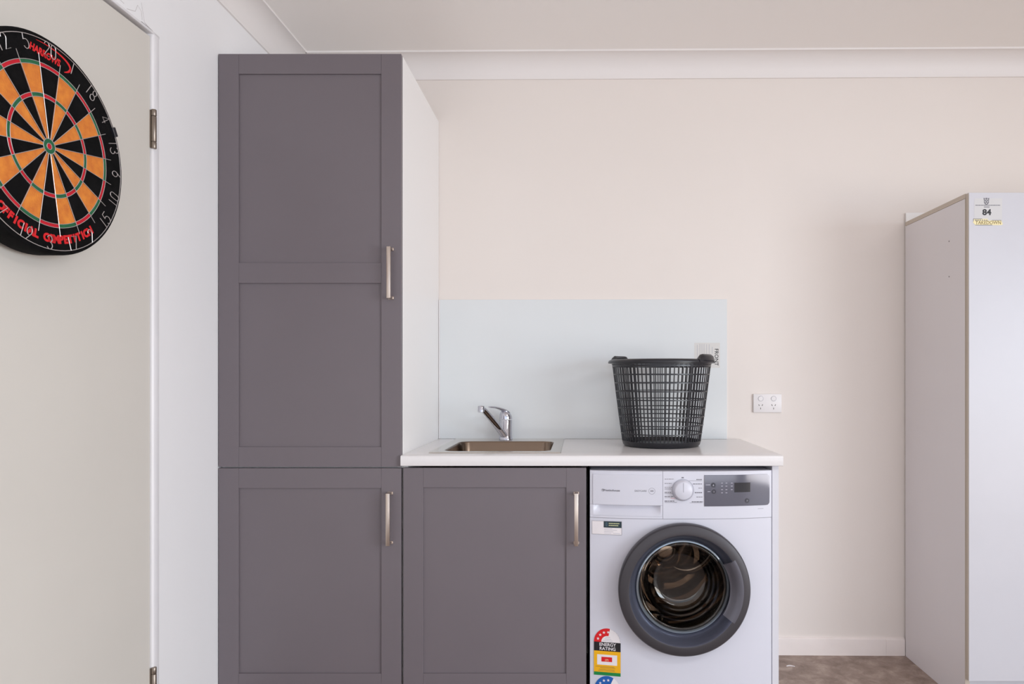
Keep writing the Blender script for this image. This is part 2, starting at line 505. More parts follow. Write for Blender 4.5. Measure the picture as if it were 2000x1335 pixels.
# lettering
def arc_text(s, rad, size, mid, step, bold, h):
    bm = bmesh.new(); n = len(s)
    for i, ch in enumerate(s):
        if ch == ' ': continue
        a = mid - (i - (n - 1) / 2) * step          # clockwise angle, bottom of the board
        def Fm(x, y, z, a=a):
            r = rad - y; xx = -x
            return D(r * math.sin(a) + xx * math.cos(a), r * math.cos(a) - xx * math.sin(a), h + z)
        merge(bm, text_bm(ch, size, Fm, bold))
    return bm
finish(arc_text('OFFICIAL COMPETITION', .1955, .0232, R(180), R(3.95), .0014, TH + .0003), 'lettering', 'red', DB)
bm = text_bm('HARROWS', .0205, lambda x, y, z: D(x * .80 + y * .2 - .010, y + .190 + x * -.02, TH + .0003 + z), .0009)
finish(bm, 'brand_lettering', 'red', DB)
bm = bmesh.new()
pts = elp(-.008, .191, .068, .0215, 112, -42, 24)
tube(bm, [D(x, y, TH + .0002) for x, y in pts], [.0004 + .0023 * min(1, i / 14) * (1 if i < 20 else (25 - i) / 5) for i in range(25)], 6)
for v in bm.verts: v.co.x = TH + (v.co.x - TH) * .25 + .0002
finish(bm, 'brand_swoosh', 'red', DB)

# ------------------------------------------------------------------ cabinets
FY = 2.252                                        # front plane of the cabinet doors
def cx(u, y=FY): return (u - CU) / F_PX * y
def cz(v, y=FY): return ZC - (v - CV) / F_PX * y

def shaker(root, x0, x1, z0, z1, sw, rails, hx, hz0, hz1, recess=.006, nm='door'):
    d = bx(nm, 'cab', root, x0 + .01, x1 - .01, FY + recess, FY + .017, z0 + .01, z1 - .01, .0005)
    g = .0002
    for a, b in ((x0, x0 + sw), (x1 - sw, x1)):
        bx('stile', 'cab', d, a, b, FY, FY + .018, z0, z1, .0011, 2)
    for a, b in rails:
        bx('rail', 'cab', d, x0 + sw + g, x1 - sw - g, FY + .0002, FY + .018, a, b, .0009, 2)
    bm = bmesh.new()
    hb = .0064
    box(bm, hx - hb, hx + hb, FY - .034, FY - .026, hz0, hz1, .0012, 2)
    for z in (hz0 + .004, hz1 - .004):
        box(bm, hx - .0064, hx + .0064, FY - .027, FY + .001, z - .004, z + .004, .0008); box(bm, hx - .009, hx + .009, FY - .004, FY + .001, z - .005, z + .005, .0008)
    finish(bm, 'handle', 'nickel', d, smooth=40)['label'] = 'brushed nickel bar handle'
    return d

TX0, TX1, TZ = cx(426) + .0012, cx(784), cz(105)
SW = .0655
tall = thing('tall_cabinet', 'tall grey two door cupboard beside the side wall', 'cabinet', ((TX0 + TX1) / 2, 2.55, 0))
TY1 = 2.845
bx('side_panel', 'carc', tall, TX1 - .019, TX1, FY + .021, yw(TX1) - .002, .0, TZ, .0008)
bx('side_panel', 'carc', tall, TX0 + .001, TX0 + .017, FY + .021, TY1, .0, TZ, .0008)
bx('top_panel', 'carc', tall, TX0 + .0175, TX1 - .0195, FY + .021, TY1, TZ - .018, TZ, .0005)
bx('shelf', 'carc', tall, TX0 + .0175, TX1 - .0195, FY + .023, TY1, cz(913) - .009, cz(913) + .009, .0005)
bx('bottom_panel', 'carc', tall, TX0 + .0175, TX1 - .0195, FY + .021, TY1, .1, .116, .0005)
bx('back_panel', 'carc', tall, TX0 + .0175, TX1 - .0195, TY1 - .006, TY1, .117, TZ - .0185, 0)
bx('kickboard', 'cab', tall, TX0, TX1 - .02, FY + .05, FY + .066, 0, .099, .0005)
uz0 = cz(911.4)
lz1 = cz(913.8)
shaker(tall, TX0, TX1 - .0006, uz0, TZ, SW, [(TZ - .0655, TZ), (cz(552.5), cz(513)), (uz0, uz0 + .0655)],
       cx(759, FY - .03), cz(582, FY - .03), cz(481, FY - .03))['label'] = 'tall upper panelled door'
shaker(tall, TX0, TX1 - .0006, .105, lz1, SW, [(lz1 - .0655, lz1), (.105, .17)],
       cx(757.5, FY - .03), cz(1065.5, FY - .03), cz(963, FY - .03))['label'] = 'lower panelled door'

CTZ, CBZ, CFY = .8847, .8500, 2.238               # countertop top, underside, front
SX0, SX1 = cx(787.5), cx(1145)
base = thing('sink_cabinet', 'grey base cupboard under the steel sink', 'cabinet', ((SX0 + SX1) / 2, 2.55, 0))
bx('side_panel', 'carc', base, TX1 + .001, TX1 + .017, FY + .021, 2.83, .0, CBZ - .001, .0005)
bx('side_panel', 'dark', base, SX1 - .016, SX1, FY + .021, 2.83, .0, CBZ - .001, .0005)  # coloured dark for the shade in the gap beside the washer
bx('bottom_panel', 'carc', base, TX1 + .0175, SX1 - .0165, FY + .021, 2.83, .1, .116, .0005)
bx('kickboard', 'cab', base, SX0, SX1, FY + .05, FY + .066, 0, .099, .0005)
sz1 = cz(913.2)
shaker(base, SX0, SX1, .105, sz1, SW, [(sz1 - .0645, sz1), (.105, .17)],
       cx(1125.5, FY - .03), cz(1066, FY - .03), cz(963, FY - .03))

# countertop with the sink cut-out
CX0, CX1 = TX1 + .0005, cx(1530, CFY)
OX0, OX1, OY0, OY1 = -.492, -.078, 2.340, 2.742   # opening
bm = bmesh.new()
cbk = yw(CX1) - .001
def cy_back(x): return yw(x) - .001
# profile swept along x in front of the opening (rounded nose)
nose = [(OY0, CBZ)] + [(CFY + .004 - .004 * math.cos(R(t)) * 0 - .004 * math.sin(R(t)), CBZ + .004 - .004 * math.cos(R(t))) for t in (0, 45, 90)] \
     + [(CFY + .008 - .008 * math.cos(R(t)), CTZ - .008 + .008 * math.sin(R(t))) for t in (0, 22, 45, 67, 90)] + [(OY0, CTZ)]
CXN = TX1 - .0022
loops(bm, [[Vector((x, y if y > CFY + .02 or x > CXN + .001 else y, z)) for y, z in nose] for x in (CX0, CX1)], True, True, True)
def cpoly(pts):
    a = [bm.verts.new((x, y, CBZ)) for x, y in pts]; b = [bm.verts.new((x, y, CTZ)) for x, y in pts]
    bm.faces.new(a[::-1]); bm.faces.new(b)
    n = len(pts)
    for i in range(n): bm.faces.new((a[i], a[(i + 1) % n], b[(i + 1) % n], b[i]))
cpoly([(CX0, OY0), (OX0, OY0), (OX0, cy_back(OX0)), (CX0, cy_back(CX0))])
cpoly([(OX1, OY0), (CX1, OY0), (CX1, cy_back(CX1)), (OX1, cy_back(OX1))])
cpoly([(OX0, OY1), (OX1, OY1), (OX1, cy_back(OX1)), (OX0, cy_back(OX0))])
bmesh.ops.remove_doubles(bm, verts=bm.verts, dist=1e-5)
tag(finish(bm, 'countertop', 'counter', smooth=30, at=((CX0 + CX1) / 2, 2.55, CBZ)), 'off white laminate worktop over the sink cupboard and washing machine', 'countertop')
# little raw corner where the worktop nose passes the tall door
ex0, ex1 = cx(1508, 2.262), cx(1521, 2.262)
tag(bx('end_panel', 'endp', None, ex0, ex1, 2.262, yw(ex1) - .014, 0, CBZ - .0005, .0008, at=(ex0, 2.55, 0)), 'white upright end panel holding up the worktop right of the washer', 'panel')

# ------------------------------------------------------------------ glass splashback with sticker
spx0, spx1, spz0, spz1 = TX1 + .001, (1420 - CU) / F_PX * (yw(.61) - .006), CTZ + .0005, 1.460
sp = thing('splashback', 'pale glass splashback on the wall above the worktop', 'splashback', ((spx0 + spx1) / 2, yw(0), spz0))
bm = bmesh.new(); wbox(bm, spx0, spx1, .0003, .0062, spz0, spz1, .0008, 2)
finish(bm, 'glass_panel', 'splash', sp)
bm = bmesh.new(); wbox(bm, spx0, spx0 + .004, .0064, .0094, spz0, spz1, .001)
finish(bm, 'silicone_bead', 'white_pl', sp)
ys = yw(.52) - .0062
stx0, stx1 = cx(1356, ys), cx(1406, ys); stz1, stz0 = cz(669, ys), cz(718, ys)
M['stk'] = mat('translucent_sticker', (216, 214, 211), .5)
bm = bmesh.new(); wbox(bm, stx0, stx1, .0063, .0066, stz0, stz1)
stk = finish(bm, 'sticker', 'stk', sp)
def Fs(cx_, cz_):
    def F(x, y, z):                                # text reading downwards: x -> -Z, y -> +X
        return W(cx_ + y, .0066 + z, cz_ - x)
    return F
finish(text_bm('FRONT', .0215, Fs(cx(1399, ys), cz(697, ys)), .0002), 'lettering', 'black', stk)
bm = bmesh.new()
for u, v0, v1 in ((1391, 677, 690), (1385, 672, 705), (1380, 672, 705), (1375, 671, 708), (1371, 671, 700), (1367, 671, 708), (1362, 673, 708)):
    wbox(bm, cx(u, ys) - .0008, cx(u, ys) + .0008, .0066, .0068, cz(v1, ys), cz(v0, ys))
finish(bm, 'small_print', 'lprint', stk)

# ------------------------------------------------------------------ sink
SKX0, SKX1, SKY0, SKY1 = -.507, -.0625, 2.305, 2.824
sink = thing('sink', 'stainless steel single bowl sink set into the worktop', 'sink', ((SKX0 + SKX1) / 2, 2.56, CTZ))
def rrect(x0, x1, y0, y1, r, z, n=6):
    pts = []
    for cx_, cy_, a in ((x1 - r, y1 - r, 0), (x0 + r, y1 - r, 90), (x0 + r, y0 + r, 180), (x1 - r, y0 + r, 270)):
        for i in range(n + 1):
            t = R(a + 90 * i / n); pts.append(Vector((cx_ + r * math.cos(t), cy_ + r * math.sin(t), z)))
    return pts
BX0, BX1, BY0, BY1 = -.470, -.100, 2.352, 2.722
bm = bmesh.new()
loops(bm, [rrect(SKX0, SKX1, SKY0, SKY1, .004, CTZ + .0003), rrect(SKX0 + .002, SKX1 - .002, SKY0 + .002, SKY1 - .002, .004, CTZ + .0035),
           rrect(SKX0 + .012, SKX1 - .012, SKY0 + .012, SKY1 - .010, .006, CTZ + .0035),
           rrect(BX0 - .004, BX1 + .004, BY0 - .004, BY1 + .004, .05, CTZ + .0025), rrect(BX0, BX1, BY0, BY1, .048, CTZ + .0015)])
finish(bm, 'rim', 'steel', sink, smooth=50)
bm = bmesh.new()
ls = [rrect(BX0, BX1, BY0, BY1, .048, CTZ + .0015), rrect(BX0 + .003, BX1 - .003, BY0 + .003, BY1 - .003, .047, CTZ - .004),
      rrect(BX0 + .010, BX1 - .010, BY0 + .010, BY1 - .010, .045, CTZ - .125),
      rrect(BX0 + .016, BX1 - .016, BY0 + .016, BY1 - .016, .042, CTZ - .142), rrect(BX0 + .035, BX1 - .035, BY0 + .035, BY1 - .035, .035, CTZ - .15)]
loops(bm, ls, True, False, True)
finish(bm, 'bowl', 'bowl', sink, smooth=50)
bm = bmesh.new()
lathe(bm, [(0, 0), (.028, 0), (.03, .003), (.042, .003), (.045, 0)], 28, lambda x, y, h: Vector((x - .285, y + 2.54, CTZ - .1495 + h)))
finish(bm, 'drain', 'chrome', sink, smooth=40)

# ------------------------------------------------------------------ mixer tap
TPX, TPY, TPZ = -.2985, 2.785, CTZ + .0036
tap = thing('mixer_tap', 'chrome single lever mixer tap standing behind the sink bowl', 'tap', (TPX, TPY, TPZ))
def TL(x, y, h): return Vector((TPX + x, TPY + y, TPZ + h))
bm = bmesh.new()
lathe(bm, [(0, 0), (.0275, 0), (.0275, .004), (.0262, .007), (.0262, .016), (.0255, .017), (.0255, .078), (.0248, .0795), (0, .0795)], 32, TL)
finish(bm, 'body', 'chrome', tap, smooth=40)
bm = bmesh.new()
tip = Vector((-.374, 2.640, 1.0195)); st = Vector((TPX - .004, TPY - .012, TPZ + .014))
pts = [st + (tip - st) * t for t in (0, .2, .4, .6, .8, .93)]
pts += [tip + Vector((-.003, -.004, .0015))]
for i, p in enumerate(pts): p.z += .004 * math.sin(PI * min(1, i / 6))
tube(bm, pts, [.0165, .0158, .0150, .0145, .0140, .0138, .0125], 14, flat=.75)
finish(bm, 'spout', 'chrome', tap, smooth=50)
bm = bmesh.new()
lathe(bm, [(0, -.014), (.010, -.014), (.0128, -.0125), (.0128, .008), (.0112, .0105), (0, .0115)], 20, lambda x, y, h: Vector((tip.x - .003 + x, tip.y - .004 + y, tip.z + h)))
finish(bm, 'aerator', 'chrome', tap, smooth=40)
# lever: slanted cap and long paddle
bm = bmesh.new()
lv = Vector((-.72, -.69, 0)).normalized()
ls = []
for hz, rr in ((.0825, .0258), (.087, .0258), (.094, .0252), (.102, .0232), (.109, .0192), (.113, .012), (.1145, .004)):
    row = []
    for i in range(28):
        a = 2 * PI * i / 28; x, y = rr * math.cos(a), rr * math.sin(a)
        s = (x * lv.x + y * lv.y) / .0245
        z = hz + max(0, hz - .084) * s * .35
        row.append(TL(x, y, z))
    ls.append(row)
loops(bm, ls, True, True, True)
pts = [TL(lv.x * d, lv.y * d, z) for d, z in ((-.018, .095), (-.008, .108), (.006, .1165), (.022, .1225), (.040, .128), (.058, .1315), (.076, .133), (.082, .133))]
tube(bm, pts, [.010, .0165, .0175, .0155, .0125, .0105, .0095, .007], 12, flat=.36, up=(0, 0, 1))
finish(bm, 'lever', 'chrome', tap, smooth=50)

# ------------------------------------------------------------------ laundry basket
BKX, BKY = .3058, 2.578
bk = thing('laundry_basket', 'charcoal plastic lattice laundry basket standing on the worktop', 'basket', (BKX, BKY, CTZ))
BH, RB, RT = .311, .143, .1845
def rb(z): return RB + (RT - RB) * (z / BH) ** .92
def BP(r, a, z): return Vector((BKX + r * math.sin(a), BKY - r * math.cos(a), CTZ + z))   # angle from the front, to the right
bm = bmesh.new()
lathe(bm, [(0, .004), (RB - .012, .004), (RB - .005, .0015), (RB, .007), (rb(.021) + .001, .021), (rb(.021) - .0025, .021), (RB - .006, .008), (0, .0075)], 72,
      lambda x, y, h: Vector((BKX + x, BKY + y, CTZ + h)))
finish(bm, 'base', 'basket', bk, smooth=45)
NB = 68
AH = R(53)                                         # azimuth of the near handle
bm = bmesh.new()
for k in range(NB):
    a = AH + 2 * PI * (k + .5) / NB
    wide = k in (4, 63, 29, 38)
    hw = .0045 if wide else .0018
    ls = []
    for z in (.016, .10, .20, BH):
        r = rb(z)
        ls.append([BP(r, a - hw / r, z), BP(r, a + hw / r, z), BP(r - .003, a + hw / r, z), BP(r - .003, a - hw / r, z)])
    loops(bm, ls, True, True, True)
zr = [.018 + .0309 * i for i in range(1, 10)]
for i, z in enumerate(zr):
    hh = .0021 if i != 8 else .0034
    lathe(bm, [(rb(z) + .0008, z - hh), (rb(z) + .0008, z + hh), (rb(z) - .0032, z + hh), (rb(z) - .0032, z - hh)], NB,
          lambda x, y, h: Vector((BKX + x, BKY + y, CTZ + h)), closeprof=True)
lt = finish(bm, 'lattice', 'basket', bk)
lt['kind'] = 'stuff'
bm = bmesh.new()
lathe(bm, [(RT - .004, BH - .009), (RT + .001, BH - .009), (RT + .0015, BH - .004), (RT + .0135, BH - .0045), (RT + .0145, BH - .001), (RT + .012, BH + .005), (RT + .004, BH + .009), (RT - .003, BH + .007)], 96,
      lambda x, y, h: Vector((BKX + x, BKY + y, CTZ + h)), closeprof=True)
finish(bm, 'rim', 'basket', bk, smooth=45)
for ah in (AH, AH + PI):
    bm = bmesh.new(); ls = []
    n = 18; half = .056
    for i in range(n + 1):
        s = -1 + 2 * i / n
        a = ah + s * half / RT
        q = 1 - abs(s)
        k = min(1, q / .42); k = k * k * (3 - 2 * k)
        lift = .017 * k
        ls.append([BP(RT - .006, a, BH + .002 + lift * .9), BP(RT - .003, a, BH + .008 + lift), BP(RT + .006, a, BH + .0095 + lift), BP(RT + .0145, a, BH + .0055 + lift * .85),
                   BP(RT + .0165, a, BH - .003 + lift * .35), BP(RT + .0140, a, BH - .003 + lift * .35), BP(RT + .0115, a, BH + .002 + lift * .8), BP(RT + .004, a, BH + .004 + lift * .95)])
    loops(bm, ls, True, True, True)
    finish(bm, 'handle', 'basket', bk, smooth=50)

# ------------------------------------------------------------------ power outlet
yo = yw(.78)
ox0, ox1, oz1, oz0 = cx(1471.5, yo - .008), cx(1526.5, yo - .008), cz(769, yo - .008), cz(805, yo - .008)
out = thing('power_outlet', 'white double power outlet with two switches on the wall', 'outlet', ((ox0 + ox1) / 2, yo, (oz0 + oz1) / 2))
bm = bmesh.new(); wbox(bm, ox0, ox1, 0, .010, oz0, oz1, .002, 2)
finish(bm, 'plate', 'white_pl', out, smooth=40)
for s in (-1, 1):
    ux, uz = (ox0 + ox1) / 2 + s * .0265 - .002, oz1 - .019
    bm = bmesh.new(); lathe(bm, [(0, .0125), (.009, .0118), (.0102, .0098), (.0102, .009)], 20, lambda x, y, h: W(ux + x, h, uz + y))
    finish(bm, 'switch', 'white_pl', out, smooth=30)
    bm = bmesh.new(); lathe(bm, [(.0104, .0100), (.0104, .01035), (.0114, .01035), (.0114, .0100)], 20, lambda x, y, h: W(ux + x, h, uz + y))
    finish(bm, 'switch_groove', 'lprint', out)
    for dx, dz, an in ((-.0068, .006, -28), (.0068, .006, 28), (0, -.0075, 0)):
        t = bmesh.new(); box(t, -.0011, .0011, 0, .0004, -.0034, .0034)
        c, s2 = math.cos(R(an)), math.sin(R(an))
        for v in t.verts:
            p = v.co.copy()
            v.co = W(ux + dx + p.x * c + p.z * s2, .0100 + p.y, oz0 + .024 + dz + p.z * c - p.x * s2)
        bm = bmesh.new(); merge(bm, t); finish(bm, 'socket_slot', 'hole', out)

# ------------------------------------------------------------------ washing machine
WX, WHW, WFY, WTZ, BUL = .3315, .2975, 2.256, .8348, .030
wm = thing('washing_machine', 'white front loading washing machine with graphite door under the worktop', 'washing machine', (WX, 2.5, 0))
def bul(x):
    s = min(1, abs(x - WX) / WHW)
    return BUL * (1 - s ** 2.6)
def V(x, z, h=0):                                  # a point on the bowed front, h out of it
    return Vector((x, WFY - bul(x) - h, z))
def wpx(u): # pixel column -> x on the bowed front
    x = cx(u, 2.235)
    for _ in range(4): x = cx(u, WFY - bul(x))
    return x
def wpz(v, u=1330): return cz(v, WFY - bul(wpx(u)))
def slab(bm, x0, x1, z0, z1, d0, d1, nx=20, nz=1, bev=0):
    """bowed slab between depths d0 (inside) and d1 (outside)"""
    xs = [x0 + (x1 - x0) * i / nx for i in range(nx + 1)]
    def ring(x, e=0):
        return [V(x, z0 + e, d0), V(x, z0 + e, d1 - .0015), V(x, z0 + .0015 + e, d1), V(x, z1 - .0015 - e, d1), V(x, z1 - e, d1 - .0015), V(x, z1 - e, d0)]
    loops(bm, [ring(x) for x in xs], True, True, True)
    return bm
# cabinet body
bm = bmesh.new()
for a, b in ((WX - WHW, WX - WHW + .012), (WX + WHW - .012, WX + WHW)):
    box(bm, a, b, WFY + .010, 2.80, .02, WTZ - .018, .002)
box(bm, WX - WHW + .012, WX + WHW - .012, 2.79, 2.80, .02, WTZ - .018)
finish(bm, 'body', 'wm', wm)
bm = bmesh.new(); box(bm, WX - WHW, WX + WHW, WFY + .012, 2.80, WTZ - .018, WTZ - .002, .004, 2); finish(bm, 'top', 'wmp', wm)
for x in (WX - .25, WX + .25):
    for y in (2.30, 2.75):
        bm = bmesh.new(); lathe(bm, [(0, 0), (.02, 0), (.02, .012), (.008, .014), (.008, .03), (0, .03)], 14, lambda a, b, h: Vector((a + x, b + y, h))); finish(bm, 'foot', 'rubber', wm)
FZ = wpz(1013.3)                                    # seam between fascia and front
# front panel with the round opening: rings from circle to rectangle
DCX, DCZ, DR = .3345, .4605, .2110
px0, px1, pz0, pz1 = WX - WHW, WX + WHW, .03, FZ - .0008
def rect_pt(a):
    c, s = math.cos(a), math.sin(a)
    k = 1e9
    if c > 1e-9: k = min(k, (px1 - DCX) / c)
    if c < -1e-9: k = min(k, (px0 - DCX) / c)
    if s > 1e-9: k = min(k, (pz1 - DCZ) / s)
    if s < -1e-9: k = min(k, (pz0 - DCZ) / s)
    return DCX + c * k, DCZ + s * k
angs = [2 * PI * i / 96 for i in range(96)]
for qx, qz in ((px0, pz0), (px1, pz0), (px0, pz1), (px1, pz1)):
    a = math.atan2(qz - DCZ, qx - DCX) % (2 * PI)
    j = min(range(96), key=lambda i: abs(angs[i] - a)); angs[j] = a
ls = []
for t in (0, .15, .35, .6, .85, 1):
    row = []
    for a in angs:
        xr, zr_ = rect_pt(a); xc, zc_ = DCX + .175 * math.cos(a), DCZ + .175 * math.sin(a)
        row.append(V(xc + (xr - xc) * t, zc_ + (zr_ - zc_) * t, 0))
    ls.append(row)
ls.append([Vector((p.x, WFY + .02, p.z)) for p in ls[-1]])
bm = bmesh.new(); loops(bm, ls); finish(bm, 'front_panel', 'wm', wm, smooth=50)
# fascia: drawer front, control plate
dx0, dx1 = px0, wpx(1294.5)
zt = WTZ
gx0, gx1, gz1, gz0 = dx0 + .011, dx1 - .007, wpz(986.5, 1230), wpz(1007, 1230)
bm = bmesh.new()
slab(bm, dx0, dx1 - .0006, gz1, zt, -.03, .0005, 14)
slab(bm, dx0, dx1 - .0006, FZ, gz0, -.03, .0005, 14)
slab(bm, dx0, gx0, gz0 - .001, gz1 + .001, -.03, .0005, 2); slab(bm, gx1, dx1 - .0006, gz0 - .001, gz1 + .001, -.03, .0005, 2)
dw = finish(bm, 'detergent_drawer', 'wmp', wm, smooth=30)
bm = bmesh.new()
slab(bm, dx0 + .010, dx1 - .004, gz1 + .0005, wpz(926, 1230), 0, .0035, 12)
finish(bm, 'drawer_face', 'wmp', dw, smooth=30)
# scooped finger grip below the drawer face
bm = bmesh.new(); ls = []
for j in range(11):
    t = j / 10; row = []
    for i in range(29):
        q = i / 28
        e = min(1, min(q, 1 - q) / .13); e = math.sin(e * PI / 2)
        row.append(V(gx0 + (gx1 - gx0) * q, gz1 + .002 + (gz0 - gz1 - .002) * t, .0004 - .017 * e * math.cos(t * PI / 2)))
    ls.append(row)
loops(bm, ls, False)
finish(bm, 'finger_grip', 'wmp', dw, smooth=60)
bm = bmesh.new()
slab(bm, dx1 + .0006, px1, FZ, zt, -.03, .0005, 20)
fa = finish(bm, 'control_fascia', 'wmp', wm, smooth=30)
bm = bmesh.new(); slab(bm, px0, px1, FZ - .0009, FZ + .0003, -.02, -.0008, 24); slab(bm, dx1 - .0008, dx1 + .0008, FZ, zt - .001, -.02, -.0008, 2)
finish(bm, 'seam', 'seam', wm)
def FF(x, z, h0):                                  # map flat local -> bowed front
    return lambda a, b, c: V(x + a, z + b, h0 + c)
# brand lettering
z_ = wpz(957, 1200)
finish(text_bm('Westinghouse', .0095, FF(wpx(1194), z_, .0036), .0002), 'brand_lettering', 'print', dw)
bm = bmesh.new()
x_ = wpx(1177.5)
lathe(bm, [(.0038, 0), (.0038, .0003), (.0044, .0003), (.0044, 0)], 24, lambda a, b, c: V(x_ + a, z_ + .0005 + b, .0036 + c))
merge(bm, text_bm('W', .0062, FF(x_, z_ + .001, .0036), .0001)); poly(bm, [(-.003, -.0036), (.003, -.0036), (.003, -.0026), (-.003, -.0026)], FF(x_, z_, .0036), .0003)
finish(bm, 'brand_emblem', 'print', dw)
finish(text_bm('EASYCARE', .0082, FF(wpx(1251), z_, .0036), 0), 'series_lettering', 'print', dw)
bm = bmesh.new(); x_ = wpx(1273)
lathe(bm, [(.0098, 0), (.0098, .0003), (.0104, .0003), (.0104, 0)], 32, lambda a, b, c: V(x_ + a, z_ + b, .0036 + c))
merge(bm, text_bm('500', .0072, FF(x_, z_, .0036), .0001))
finish(bm, 'series_badge', 'print', dw)
# program dial
dlx, dlz = wpx(1333.5), wpz(956.5)
ax = Vector((0, -1, 0))
def DL(x, y, h): return Vector((dlx + x, WFY - bul(dlx) - h, dlz + y))
bm = bmesh.new(); lathe(bm, [(0, .0), (.0362, 0), (.0362, .0012), (0, .0012)], 48, DL); finish(bm, 'dial_surround', 'lprint', fa)
bm = bmesh.new(); lathe(bm, [(0, .0215), (.026, .0215), (.0285, .0195), (.0305, .010), (.0335, .0030), (.0335, .001)], 48, DL); dial = finish(bm, 'program_dial', 'wmp', fa, smooth=40)
bm = bmesh.new(); box(bm, dlx - .0022, dlx + .0004, WFY - bul(dlx) - .0222, WFY - bul(dlx) - .0212, dlz - .004, dlz + .026, .0003); finish(bm, 'pointer_line', 'lprint', dial)
bm = bmesh.new()
for u0, u1, v, th in ((1298, 1316, 935, .9), (1298, 1312, 943.5, 1), (1298, 1313, 951, .9), (1298, 1311, 954.3, .8), (1298, 1312, 961, 1.4), (1298, 1313, 963.6, .5), (1298, 1316, 969, 1.4), (1298, 1313, 971.3, .5), (1298, 1317, 978, 1.8), (1298, 1322, 980.6, .8),
                      (1360, 1371, 936, 1.6), (1345, 1371, 938.2, .5), (1353, 1371, 944.6, 1.4), (1364, 1371, 952.6, 1.0), (1357, 1371, 961.4, 2), (1360, 1372, 970, 1.1), (1351, 1373, 979.3, 1.8), (1347, 1372, 981.5, .5), (1331, 1335.5, 932.2, 2)):
    w = th * .0017 * .5
    zz = wpz(v, (u0 + u1) / 2)
    x0_, x1_ = wpx(u0), wpx(u1)
    # broken into word-like dashes
    x = x0_
    while x < x1_ - .001:
        l = random.uniform(.004, .010) if th > .85 else x1_ - x
        grid_plate(bm, x, min(x + l, x1_), zz - w, zz + w, lambda a, b, c: V(a, b, .0006 + c), .0002, 3)
        x += l + .0012
finish(bm, 'program_print', 'print', fa)
bm = bmesh.new()
for u0, u1, v in ((1313, 1317, 961.5), (1316, 1320, 969), (1310, 1319, 972.5)):
    zz = wpz(v, u0); grid_plate(bm, wpx(u0), wpx(u1), zz - .0008, zz + .0008, lambda a, b, c: V(a, b, .0008 + c), .0002, 2)
M['pink'] = mat('pink_print', (226, 176, 184), .6)
finish(bm, 'pink_print', 'pink', fa)
# display fascia
ux0, ux1, uz1, uz0 = wpx(1375.5), wpx(1502.5), wpz(926.5, 1435), wpz(987.8, 1435)
def dplate(e, h0, h1):
    r = .011
    pts = [(ux0 + e, uz0 + e)]
    pts += [(ux0 + e + (ux1 - r - ux0 - e) * i / 16, uz0 + e) for i in range(1, 16)]
    pts += [(x, z) for x, z in arc2(ux1 - r, uz0 + r, r - e, -90, 0, 6)]
    pts += [(x, z) for x, z in arc2(ux1 - r, uz1 - r, r - e, 0, 90, 6)]
    pts += [(ux0 + e + (ux1 - r - ux0 - e) * i / 16, uz1 - e) for i in range(15, -1, -1)]
    return pts
bm = bmesh.new()
def strip(pts_lo, pts_hi, h):
    pass
# build as columns so that the bow is followed
xs = [ux0 + (ux1 - ux0) * i / 30 for i in range(31)]
def zlim(x, e=0):
    r = .011
    if x > ux1 - r:
        k = math.sqrt(max(0, r * r - (x - ux1 + r) ** 2)); return uz0 + r - k + e, uz1 - r + k - e
    return uz0 + e, uz1 - e
xs += [ux1 - .011 + .011 * math.sin(R(t)) for t in (20, 40, 60, 75, 85, 89)]
xs = sorted(set(xs))
rows = []
for x in xs:
    a, b = zlim(x)
    rows.append([V(x, a, 0), V(x, a + .0006, .0022), V(x, (a + b) / 2, .0022 + .0012), V(x, b - .0006, .0022), V(x, b, 0)])
loops(bm, rows, False)
dp = finish(bm, 'display_panel', 'disp', fa, smooth=40)
H = .0036
bm = bmesh.new(); grid_plate(bm, wpx(1434), wpx(1464.8), wpz(960.2, 1450), wpz(941.6, 1450), lambda a, b, c: V(a, b, H + c), .0003, 6); finish(bm, 'screen', 'screen', dp)
for u, v in ((1393, 946.5), (1394, 959.3), (1459, 976.8)):
    bx_, bz_ = wpx(u), wpz(v, u)
    bm = bmesh.new(); lathe(bm, [(0, .0012), (.0042, .0012), (.0046, .0016), (.0072, .0016), (.0076, 0)], 24, lambda a, b, c: V(bx_ + a, bz_ + b, .0028 + c)); bt = finish(bm, 'button', 'btn', dp, smooth=40)
    if v < 950:
        bm = bmesh.new(); poly(bm, [(-.0022, -.0026), (.0022, -.0026), (0, .0036)], FF(bx_, bz_, .0042), .0003); finish(bm, 'button_symbol', 'mark', bt)
    else:
        bm = bmesh.new(); poly(bm, arc2(0, 0, .0028, 0, 330, 10), FF(bx_, bz_, .0042), .0003); finish(bm, 'button_symbol', 'print', bt)
bm = bmesh.new()
for u0, u1, v in ((1378, 1387, 946), (1381.5, 1387, 959.2)) + tuple((u, u + 3.5, v) for u in (1408, 1416.5, 1427) for v in (942.5, 948.5, 955.3, 961.5) if not (u > 1420 and v > 960)):
    zz = wpz(v, u0); grid_plate(bm, wpx(u0), wpx(u1), zz - .0010, zz + .0010, lambda a, b, c: V(a, b, H + c), .0002, 2)
finish(bm, 'indicator_print', 'mark', dp)
bm = bmesh.new(); zz = wpz(992.5, 1485)
grid_plate(bm, wpx(1480), wpx(1491), zz - .001, zz + .001, lambda a, b, c: V(a, b, .0006 + c), .0002, 3); finish(bm, 'capacity_print', 'lprint', fa)

